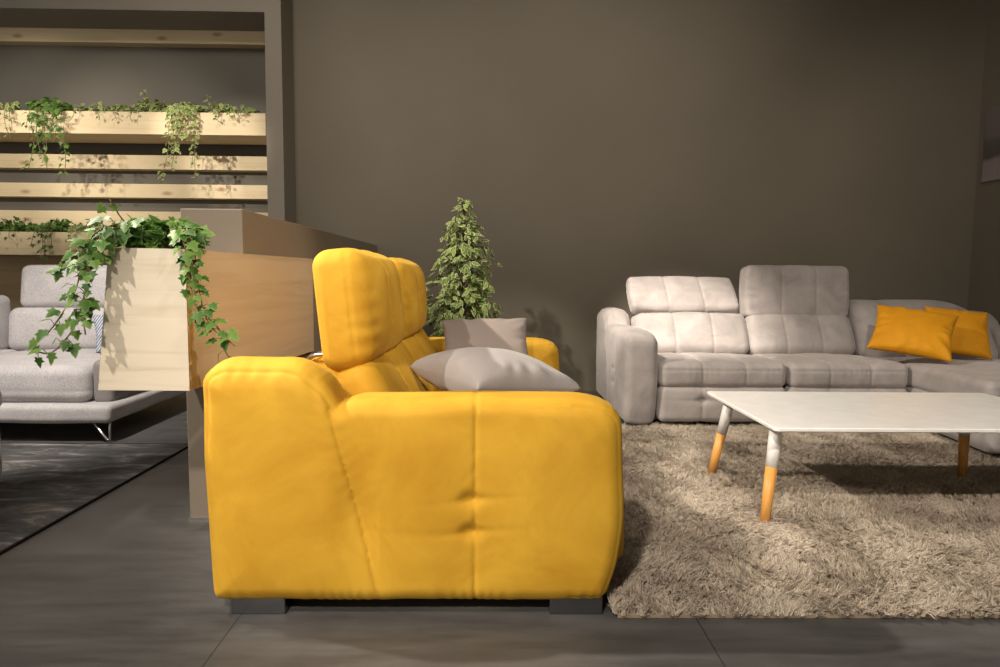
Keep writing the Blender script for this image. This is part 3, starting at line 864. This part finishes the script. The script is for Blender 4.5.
# the box planter fixed over the end of the partition
PB = empty('planter_box', (-1.02, 2.0, 0.59), 0, 'tall pine box planter on the end of the low partition with ivy', 'planter')
ox, oy, oz = PB.location
def slab8(name, q0, q1, mat):
    bm = bmesh.new()
    a = [bm.verts.new((x-ox, y-oy, z-oz)) for x, y, z in q0]; b = [bm.verts.new((x-ox, y-oy, z-oz)) for x, y, z in q1]
    bm.faces.new(a); bm.faces.new(b[::-1])
    for i in range(4):
        j = (i+1) % 4; bm.faces.new((a[i], b[i], b[j], a[j]))
    return bm_obj(name, bm, mat, PB, smooth=False)
XL0, XL1, XRR = -1.177, -1.129, -0.904
slab8('front_panel', [(XL0, 2.0, 0.596), (XRR, 2.0, 0.596), (XRR, 2.0, 1.020), (XL1, 2.0, 1.022)], [(XL0, 2.018, 0.596), (XRR, 2.018, 0.596), (XRR, 2.018, 1.020), (XL1, 2.018, 1.022)], 'wood_front')
slab8('side_panel', [(XRR, 2.0185, 0.596), (XRR, 3.42, 0.556), (XRR, 3.42, 1.026), (XRR, 2.0185, 1.020)], [(XRR-0.014, 2.0185, 0.596), (XRR-0.014, 3.42, 0.556), (XRR-0.014, 3.42, 1.026), (XRR-0.014, 2.0185, 1.020)], 'wood_y')
slab8('side_panel', [(XL0, 2.0185, 0.596), (XL0+0.03, 2.510, 0.590), (XL1, 2.510, 1.022), (XL1, 2.0185, 1.022)], [(XL0+0.016, 2.0185, 0.596), (XL0+0.046, 2.510, 0.590), (XL1+0.016, 2.510, 1.022), (XL1+0.016, 2.0185, 1.022)], 'wood_y')
slab8('bottom_panel', [(-1.159, 2.019, 0.597), (-0.919, 2.019, 0.597), (-0.919, 2.508, 0.592), (-1.130, 2.508, 0.592)], [(-1.157, 2.019, 0.615), (-0.919, 2.019, 0.615), (-0.919, 2.508, 0.610), (-1.128, 2.508, 0.610)], 'wood_y')
slab8('soil', [(-1.143, 2.02, 0.880), (-0.920, 2.02, 0.880), (-0.920, 2.507, 0.880), (-1.127, 2.507, 0.880)], [(-1.140, 2.02, 0.895), (-0.920, 2.02, 0.895), (-0.920, 2.507, 0.895), (-1.125, 2.507, 0.895)], 'soil')

# ------------------------------------------------------------------ plants
IVY = [(0, 0), (0.16, -0.10), (0.42, -0.06), (0.34, 0.14), (0.56, 0.34), (0.27, 0.48), (0.20, 0.72), (0.0, 1.05)]
IVY = IVY + [(-x, y) for x, y in IVY[-2:0:-1]]
FIG = [(0, 0), (0.17, 0.16), (0.25, 0.40), (0.20, 0.68), (0.08, 0.92), (0.0, 1.08)]
FIG = FIG + [(-x, y) for x, y in FIG[-2:0:-1]]

PANELS = []
for z0, z1 in ((1.985, 2.150), (1.075, 1.250)):
    PANELS += [((-6, 5.165, z0), (XR, 5.187, z1)), ((-6, 5.165, z0), (XR, 5.54, z0+0.13)), ((-6, 5.51, z0), (XR, 5.54, z1))]
for z0, z1, _l in beams: PANELS.append(((-6, 5.548, z0), (XR, 5.66, z1)))
PANELS += [((-1.18, 2.0, 0.59), (-0.904, 2.018, 1.024)), ((-0.919, 2.0, 0.55), (-0.903, 3.42, 1.028)), ((-1.18, 2.0, 0.59), (-1.113, 2.51, 1.024)), ((-1.155, 2.51, 0), (-0.92, 5.4, 1.19))]
PANELS = [(np.array(a)-0.0015, np.array(b)+0.0015) for a, b in PANELS]
def inside_panel(pts):
    P = np.array(pts)
    lo, hi = P.min(0), P.max(0)
    for a, b in PANELS:
        if (hi < a).any() or (lo > b).any(): continue
        if ((P > a) & (P < b)).all(1).any(): return True
    return False

class Leaves:
    def __init__(s, base=(0, 0, 0)): s.v = []; s.f = []; s.c = []; s.base = np.array(base)
    def add(s, pos, normal, direction, size, outline, r, tint, cup=0.16, droop=0.15):
        n = Vector(normal).normalized(); d = Vector(direction); d = (d-n*d.dot(n))
        if d.length < 1e-4: d = n.orthogonal()
        d.normalize(); x = d.cross(n)
        base = len(s.v); m = len(outline)
        cy = sum(p[1] for p in outline)/m
        s.v.append(tuple(Vector(pos)+(d*cy*0.85)*size+n*cup*0.22*size)); s.c.append((tint, 0.0))
        # an inner ring keeps the leaf green at its heart
        for k, sc, rim in ((0, 0.62, 0.25), (1, 1.0, 1.0)):
            for (a, b) in outline:
                aa = a*sc; bb = cy*0.85+(b-cy*0.85)*sc
                h = -cup*abs(aa)*1.1-droop*max(0, bb-0.25)**2+cup*0.22
                p = Vector(pos)+(x*aa+d*bb+n*h)*size
                s.v.append(tuple(p)); s.c.append((tint, rim))
        if inside_panel(np.array(s.v[base:])+s.base):
            del s.v[base:]; del s.c[base:]; return False
        for i in range(m):
            j = (i+1) % m
            s.f.append((base, base+1+i, base+1+j)); 
            s.f.append((base+1+i, base+1+m+i, base+1+m+j)); s.f.append((base+1+i, base+1+m+j, base+1+j))
        return True
    def build(s, name, mat, parent):
        me = from_np(name, np.array(s.v), np.array(s.f))
        at = me.attributes.new('tint', 'FLOAT_COLOR', 'POINT')
        c = np.ones((len(s.v), 4), np.float32); cc = np.array(s.c); c[:, 0] = cc[:, 0]; c[:, 1] = cc[:, 1]; c[:, 2] = 0
        at.data.foreach_set('color', c.ravel())
        return link(name, me, mat, parent)

def smooth_path(pts, per=8):
    pts = [Vector(p) for p in pts]; out = []
    P = [pts[0]*2-pts[1]]+pts+[pts[-1]*2-pts[-2]]
    for i in range(1, len(P)-2):
        a, b, c, d = P[i-1:i+3]
        for k in range(per):
            t = k/per
            out.append(0.5*((2*b)+(c-a)*t+(2*a-5*b+4*c-d)*t*t+(-a+3*b-3*c+d)*t**3))
    out.append(pts[-1]); return out

def ivy(name, base, vines, label, group, mat='leaf', size=0.05, step=0.024, clump=0, clump_r=(0.12, 0.06, 0.05), pot=None, seed=1, thin=0.0022, pale=0, tip=0.65, face=(0, -1, 0.25), near=1.0):
    """vines: lists of world points; clump: loose leaves over the pot"""
    r = random.Random(seed); B = Vector(base)
    root = empty(name, base, 0, label, 'plant', group)
    lv = Leaves(base); bm = bmesh.new()
    F = Vector(face)
    if near != 1.0:
        vines = [[(x*near, y*near, 0.95+(z-0.95)*near) for x, y, z in v] for v in vines]
    for pts in vines:
        jit = [Vector(p)-B for p in pts]
        path = smooth_path(jit, 10)
        tube(bm, path[::2]+([path[-1]] if len(path) % 2 == 0 else []), thin, 5)
        total = sum((b-a).length for a, b in zip(path, path[1:])); acc = 0; nxt = step*r.random(); side = 1
        for a, b in zip(path, path[1:]):
            sl = (b-a).length
            while nxt < acc+sl:
                p = a.lerp(b, (nxt-acc)/max(sl, 1e-6)); fr = nxt/total
                t = (b-a).normalized()
                lat = t.cross(F).normalized()*side; side = -side
                off = (lat*r.uniform(0.3, 1.0)+F*r.uniform(0.1, 0.8)+Vector((r.gauss(0, .3), r.gauss(0, .3), r.gauss(0, .3)))).normalized()
                q = p+off*size*r.uniform(0.25, 0.7)
                nrm = (F*r.uniform(0.5, 1.2)+Vector((0, 0, r.uniform(0.2, 1.0)))+off*0.5+Vector((r.gauss(0, .35), r.gauss(0, .35), r.gauss(0, .35))))
                d = (off*0.7+Vector((0, 0, -0.7))+t*0.3)
                sz = size*(1-(1-tip)*fr)*r.uniform(0.65, 1.15)
                ok = lv.add(q, nrm, d, sz, IVY, r, r.random()**1.4)
                seg = [p.lerp(q, t_) + B for t_ in (0, .25, .5, .75, 1)]
                if ok and not inside_panel(seg): tube(bm, [p, p.lerp(q, 0.5)+Vector((0, 0, 0.003)), q], thin*0.5, 4)
                nxt += step*r.uniform(0.6, 1.5)*(1+0.9*fr)
            acc += sl
    for k in range(clump):
        th = r.uniform(0, 2*PI); rr = math.sqrt(r.random())
        off = Vector((math.cos(th)*rr*clump_r[0], math.sin(th)*rr*clump_r[1], 0))
        q = off+Vector((0, 0, clump_r[2]*(1-rr*rr*0.7)*r.random()**0.6))
        nrm = Vector((off.x*2, -0.25+off.y*2, 0.5))+Vector((r.gauss(0, .35), r.gauss(0, .3), r.gauss(0, .25)))
        d = Vector((off.x*4+r.gauss(0, .5), -0.4+r.gauss(0, .5), r.gauss(-0.1, .3)))
        ok = lv.add(q, nrm, d, size*r.uniform(0.6, 1.15), IVY, r, r.random())
        root_z = off*0.4+Vector((0, 0, -0.017))
        if ok and k % 2 == 0 and not inside_panel([root_z.lerp(q, t_)+B for t_ in (0, .2, .4, .6, .8, 1)]): tube(bm, [root_z, root_z.lerp(q, 0.5), q], thin*0.8, 4)
    lv.build('foliage', mat, root)
    bm_obj('stem', bm, 'stem', root)
    if pot:
        pr, ph, pz = pot
        lathe('pot', [(0.0, pz-ph), (pr*0.72, pz-ph), (pr*0.92, pz-0.02), (pr*0.93, pz-0.02), (pr, pz-0.018), (pr, pz), (pr*0.9, pz), (pr*0.88, pz-0.012), (0, pz-0.012)], 'terracotta', root, 28)
    return root

# ivy of the box planter
Yp = 2.16
ivy('ivy_plant', (-1.068, 2.10, 1.026), [
    [(-1.10, 2.20, 1.04), (-1.15, 2.13, 1.10), (-1.20, 2.07, 1.03), (-1.225, 2.045, 0.92), (-1.235, 2.04, 0.82), (-1.225, 2.03, 0.76)],
    [(-1.12, 2.22, 1.05), (-1.19, 2.14, 1.08), (-1.245, 2.08, 1.00), (-1.265, 2.06, 0.90), (-1.30, 2.05, 0.83), (-1.345, 2.05, 0.77), (-1.385, 2.05, 0.735)],
    [(-1.10, 2.18, 1.05), (-1.17, 2.08, 1.09), (-1.23, 2.05, 1.02), (-1.245, 2.05, 0.95)],
    [(-1.23, 2.05, 0.90), (-1.26, 2.05, 0.80), (-1.31, 2.05, 0.73), (-1.35, 2.05, 0.700), (-1.385, 2.05, 0.705)],
    [(-1.13, 2.22, 1.05), (-1.21, 2.12, 1.02), (-1.30, 2.08, 0.965), (-1.335, 2.08, 0.94)],
    [(-1.13, 2.22, 1.04), (-1.165, 2.16, 1.11), (-1.185, 2.14, 1.155), (-1.19, 2.13, 1.175)],
    [(-1.10, 2.20, 1.05), (-1.14, 2.10, 1.10), (-1.19, 2.06, 1.06), (-1.215, 2.045, 0.98), (-1.225, 2.04, 0.90)],
    ], 'green ivy trailing over the left side of the pine box planter', None, size=0.046, step=0.0115, clump=160,
    clump_r=(0.095, 0.075, 0.095), seed=3, pot=(0.046, 0.13, 0.014), tip=0.8, near=0.953)
ivy('ivy_plant', (-0.972, 2.10, 1.026), [
    [(-1.03, 2.20, 1.05), (-0.985, 2.13, 1.09), (-0.945, 2.09, 1.03), (-0.930, 2.08, 0.95), (-0.920, 2.08, 0.87), (-0.900, 2.07, 0.82)],
    [(-1.03, 2.20, 1.05), (-0.98, 2.16, 1.10), (-0.935, 2.12, 1.05), (-0.915, 2.10, 0.97), (-0.905, 2.09, 0.90), (-0.885, 2.08, 0.82), (-0.855, 2.07, 0.775), (-0.815, 2.07, 0.745), (-0.79, 2.07, 0.725)],
    [(-0.895, 2.08, 0.84), (-0.865, 2.08, 0.80), (-0.84, 2.08, 0.77), (-0.83, 2.08, 0.72), (-0.815, 2.08, 0.69), (-0.80, 2.08, 0.685)],
    [(-1.02, 2.18, 1.05), (-0.96, 2.12, 1.07), (-0.925, 2.09, 1.00), (-0.915, 2.08, 0.93)],
    [(-1.02, 2.22, 1.06), (-0.96, 2.14, 1.09), (-0.93, 2.10, 1.01), (-0.925, 2.08, 0.94), (-0.905, 2.08, 0.86)],
    ], 'green ivy trailing over the right side of the pine box planter', None, size=0.045, step=0.0120, clump=160,
    clump_r=(0.085, 0.075, 0.095), seed=5, pot=(0.046, 0.13, 0.014), tip=0.75, near=0.953)

# ivies of the long upper planter
G1 = 'ivies in the high planter'
zt = 2.135
def hang(x, drop, sway=0.05, y=5.12, z=zt, r=random.Random(9)):
    pts = [(x, 5.30, z+0.01), (x+sway*0.1, 5.20, z+0.07), (x+sway*0.25, y, z+0.01)]
    n = max(2, int(drop/0.10))
    for k in range(1, n+1):
        pts.append((x+sway*(0.25+0.75*k/n)+r.gauss(0, 0.012), y-0.005+r.gauss(0, 0.006), z-drop*k/n))
    return pts
def xu(px): return (px-490.5)/667*5.16
ivy('ivy_plant', (xu(18), 5.30, zt), [hang(xu(24), 0.20, 0.02), hang(xu(12), 0.12, -0.06), hang(xu(4), 0.32, 0.06), hang(xu(28), 0.10, 0.02)], 'sparse ivy hanging at the far left of the high planter', G1,
    'leaf_pale', 0.045, 0.0211, 50, (0.12, 0.07, 0.069), seed=11)
ivy('ivy_plant', (xu(52), 5.30, zt), [hang(xu(55), 0.30, 0.03), hang(xu(66), 0.38, -0.05), hang(xu(60), 0.42, 0.0), hang(xu(74), 0.22, -0.02), hang(xu(57), 0.44, -0.08), hang(xu(70), 0.48, 0.09), hang(xu(50), 0.12, -0.04)],
    'dark green ivy with a thick curtain of leaves hanging from the high planter', G1, 'leaf', 0.049, 0.0161, 161, (0.22, 0.10, 0.149), seed=12)
ivy('ivy_plant', (xu(100), 5.30, zt), [hang(xu(92), 0.08, -0.03), hang(xu(108), 0.06, 0.05)], 'low variegated ivy right of the dark green curtain in the high planter', G1, 'leaf_pale', 0.043, 0.0211, 126, (0.17, 0.09, 0.092), seed=13)
ivy('ivy_plant', (xu(124), 5.30, zt), [hang(xu(126), 0.05, 0.03)], 'small variegated ivy left of the tall pale one in the high planter', G1, 'leaf_pale', 0.040, 0.0186, 92, (0.12, 0.08, 0.092), seed=14)
ivy('ivy_plant', (xu(155), 5.30, zt), [[(xu(156), 5.30, zt), (xu(152), 5.24, zt+0.12), (xu(150), 5.2, zt+0.19)], hang(xu(147), 0.07, -0.02), [(xu(160), 5.30, zt), (xu(165), 5.24, zt+0.08), (xu(170), 5.2, zt+0.10)]],
    'pale whitish ivy with an upright tip in the high planter', G1, 'leaf_pale', 0.046, 0.0174, 138, (0.15, 0.09, 0.138), seed=15)
ivy('ivy_plant', (xu(187), 5.30, zt), [hang(xu(188), 0.30, -0.03), hang(xu(194), 0.34, -0.05), hang(xu(190), 0.52, -0.14), hang(xu(183), 0.42, -0.02), hang(xu(202), 0.40, -0.01), hang(xu(196), 0.16, 0.03), hang(xu(192), 0.22, 0.0), hang(xu(200), 0.48, 0.03)],
    'yellow-green ivy with the longest trail hanging from the high planter', G1, 'leaf_pale', 0.046, 0.0161, 161, (0.16, 0.09, 0.127), seed=16)
ivy('ivy_plant', (xu(220), 5.30, zt), [[(xu(214), 5.30, zt), (xu(212), 5.24, zt+0.12), (xu(210), 5.2, zt+0.16)], hang(xu(226), 0.07, 0.03), hang(xu(238), 0.05, 0.02)],
    'bushy ivy right of the longest trail in the high planter', G1, 'leaf_pale', 0.043, 0.0186, 161, (0.17, 0.09, 0.115), seed=17)
ivy('ivy_plant', (xu(252), 5.30, zt), [hang(xu(250), 0.04, -0.02)], 'small ivy in the high planter beside the pillar', G1, 'leaf_pale', 0.040, 0.0186, 82, (0.10, 0.08, 0.092), seed=18)
# and of the low one
G2 = 'ivies in the low planter'
zl = 1.235
ivy('ivy_plant', (xu(14), 5.30, zl), [hang(xu(4), 0.12, -0.02, z=zl), hang(xu(22), 0.05, 0.02, z=zl)], 'spreading ivy at the left end of the low planter behind the sofa', G2, 'leaf', 0.043, 0.0174, 218, (0.22, 0.10, 0.127), seed=21)
ivy('ivy_plant', (xu(58), 5.30, zl), [hang(xu(56), 0.20, 0.0, z=zl), hang(xu(48), 0.10, -0.04, z=zl), hang(xu(62), 0.12, 0.0, z=zl), hang(xu(54), 0.15, 0.01, z=zl)],
    'dark ivy with a short trail down the front of the low planter', G2, 'leaf', 0.045, 0.0161, 149, (0.15, 0.09, 0.138), seed=22)
ivy('ivy_plant', (xu(85), 5.30, zl), [hang(xu(82), 0.06, 0.02, z=zl)], 'yellow variegated ivy in the low planter beside the box planter', G2, 'leaf_pale', 0.042, 0.0174, 138, (0.14, 0.09, 0.127), seed=23)

# weeping fig
def fig():
    r = random.Random(31)
    root = empty('weeping_fig', (-0.185, 4.62, 0), 0, 'cone-shaped variegated weeping fig behind the yellow sofa', 'plant')
    lathe('pot', [(0.0, 0.0), (0.12, 0.0), (0.155, 0.27), (0.165, 0.275), (0.165, 0.30), (0.145, 0.30), (0.14, 0.285), (0, 0.28)], 'pot', root, 36)
    bm = bmesh.new(); lv = Leaves()
    tube(bm, smooth_path([(0, 0, 0.25), (0.01, 0.005, 0.6), (-0.008, 0, 1.0), (0.0, 0.0, 1.40)], 6), [0.016-0.0135*k/18 for k in range(19)], 8)
    H0, H1 = 0.42, 1.40
    nb = 110
    for i in range(nb):
        f = (i+r.random())/nb; z = H0+(H1-H0)*f
        th = i*2.39996+r.gauss(0, .25)
        Rr = (0.285*(1-f)**0.55+0.02)*r.uniform(0.72, 1.15)
        d = Vector((math.cos(th), math.sin(th), 0))
        p0 = Vector((0, 0, z-0.02)); p1 = p0+d*Rr*0.5+Vector((0, 0, 0.05+0.03*(1-f))); p2 = p0+d*Rr+Vector((0, 0, 0.015))
        if f > 0.93: p1 += Vector((0, 0, 0.03)); p2 = p0+d*0.03+Vector((0, 0, 0.08))
        path = smooth_path([p0, p1, p2], 5)
        tube(bm, path, [0.004-0.0028*k/(len(path)-1) for k in range(len(path))], 5)
        L = sum((b-a).length for a, b in zip(path, path[1:]))
        nl = max(5, int(L/0.0155))
        for k in range(nl):
            t = 0.22+0.78*(k+r.random())/nl
            s = t*(len(path)-1); a = path[int(s)]; b = path[min(int(s)+1, len(path)-1)]
            p = a.lerp(b, s-int(s))
            q = p+Vector((r.gauss(0, .016), r.gauss(0, .016), r.gauss(0.0, .012)))
            dd = d*0.6+Vector((r.gauss(0, .6), r.gauss(0, .6), -0.55))
            nrm = d*0.6+Vector((r.gauss(0, .4), r.gauss(0, .4)-0.2, 0.75))
            lv.add(q, nrm, dd, r.uniform(0.050, 0.078)*(1-0.3*f), FIG, r, r.random(), 0.2, 0.35)
    for k in range(7):
        lv.add((r.gauss(0, .006), r.gauss(0, .006), 1.38+0.008*k), (r.gauss(0, 1), -0.6, 0.3), (r.gauss(0, .4), -0.2, 0.9), 0.045, FIG, r, 0.9, 0.2, 0.1)
    lv.build('foliage', 'ficus', root); bm_obj('trunk', bm, 'bark', root)
fig()

# ------------------------------------------------------------------ print on the right wall
PR = empty('wall_print', (3.936, 4.95, 2.01), 0, 'small muted photo print high on the right-hand wall', 'picture')
bevel_box('print', (-0.012, -0.42, -0.285), (0.0, 0.42, 0.285), 'print', PR, 0.001)
bevel_box('mount', (0.0, -0.40, -0.265), (0.003, 0.40, 0.265), 'black', PR, 0)

# ------------------------------------------------------------------ lights
def spot(name, loc, target, power, size_deg, blend=0.6, radius=0.05, col=(1.0, 0.84, 0.66)):
    l = bpy.data.lights.new(name, 'SPOT'); l.energy = power; l.spot_size = math.radians(size_deg); l.spot_blend = blend
    l.shadow_soft_size = radius; l.color = col
    o = bpy.data.objects.new(name, l); C.objects.link(o); o.location = loc
    o.rotation_euler = (Vector(target)-Vector(loc)).to_track_quat('-Z', 'Y').to_euler()
    return o
WARM = (1.0, 0.905, 0.785)
spot('track_spot_key', (-3.1, 2.6, 3.3), (0.9, 2.75, 0.1), 900, 46, 0.5, 0.05, WARM)
spot('track_spot_sofa', (-0.9, 2.2, 3.5), (1.30, 4.75, 0.62), 2300, 20, 1.0, 0.05, WARM)
spot('track_spot_planter', (-2.2, 0.2, 3.2), (-0.9, 2.1, 0.7), 340, 44, 0.7, 0.04, WARM)
spot('track_spot_arm', (-0.8, -1.0, 2.9), (-0.2, 1.8, 0.25), 500, 44, 0.8, 0.08, WARM)
for lx, tx, cone in ((-4.3, -3.75, 40), (-3.5, -3.0, 38), (-2.75, -2.13, 22)):
    spot('track_spot_niche', (lx, 2.7, 2.42), (tx, 5.2, 1.95), 190 if cone > 25 else 250, cone, 0.8, 0.03, WARM)
spot('track_spot_left', (-2.3, 2.0, 3.4), (-2.7, 4.0, 0.3), 800, 40, 0.7, 0.04, (1.0, 0.92, 0.84))
spot('fill_spot_rug', (0.5, -0.9, 3.4), (2.05, 2.75, 0.2), 720, 42, 0.9, 0.08, WARM)  # fill added from the front to brighten the white table and rug
spot('track_spot_fig', (-1.7, 2.7, 3.4), (-0.15, 4.62, 1.0), 420, 17, 0.9, 0.04, WARM)
spot('fill_spot_wall', (0.7, 2.3, 3.7), (0.6, 5.45, 1.1), 230, 100, 1.0, 0.25, WARM)  # soft fill added to lift the middle of the back wall
spot('fill_spot_wall', (-1.6, 2.1, 3.7), (-2.0, 5.45, 1.9), 170, 80, 1.0, 0.25, WARM)  # second added fill, lifting the portal and niche side
spot('fill_spot_right', (2.6, 3.0, 3.7), (3.94, 4.9, 1.2), 60, 80, 1.0, 0.2, WARM)  # weak extra fill added to lighten the right wall
spot('track_spot_side', (1.7, 0.5, 3.6), (-0.85, 2.75, 0.8), 420, 24, 0.8, 0.06, WARM)

w = bpy.data.worlds.new('World'); bpy.context.scene.world = w; w.use_nodes = True
bg = w.node_tree.nodes['Background']; bg.inputs['Color'].default_value = (1.0, 0.93, 0.84, 1); bg.inputs['Strength'].default_value = 0.75

# ------------------------------------------------------------------ camera
cam = bpy.data.cameras.new('camera'); co = bpy.data.objects.new('camera', cam); C.objects.link(co)
cam.sensor_width = 36.0; cam.lens = 667/1000*36.0; cam.clip_start = 0.05
yaw, pit, rol = math.radians(0.86), math.radians(4.97), math.radians(0.5)
fw = Vector((math.sin(yaw)*math.cos(pit), math.cos(yaw)*math.cos(pit), -math.sin(pit)))
rt = Vector((math.cos(yaw), -math.sin(yaw), 0)); up = rt.cross(fw)
r2 = rt*math.cos(rol)+up*math.sin(rol); u2 = up*math.cos(rol)-rt*math.sin(rol)
mt = Matrix((r2, u2, -fw)).transposed().to_4x4(); mt.translation = Vector(CAM)
co.matrix_world = mt
sc = bpy.context.scene
sc.camera = co
sc.view_settings.view_transform = 'Standard'; sc.view_settings.look = 'None'
sc.view_settings.exposure = 0.0; sc.view_settings.gamma = 1.0; sc.view_settings.use_curve_mapping = False
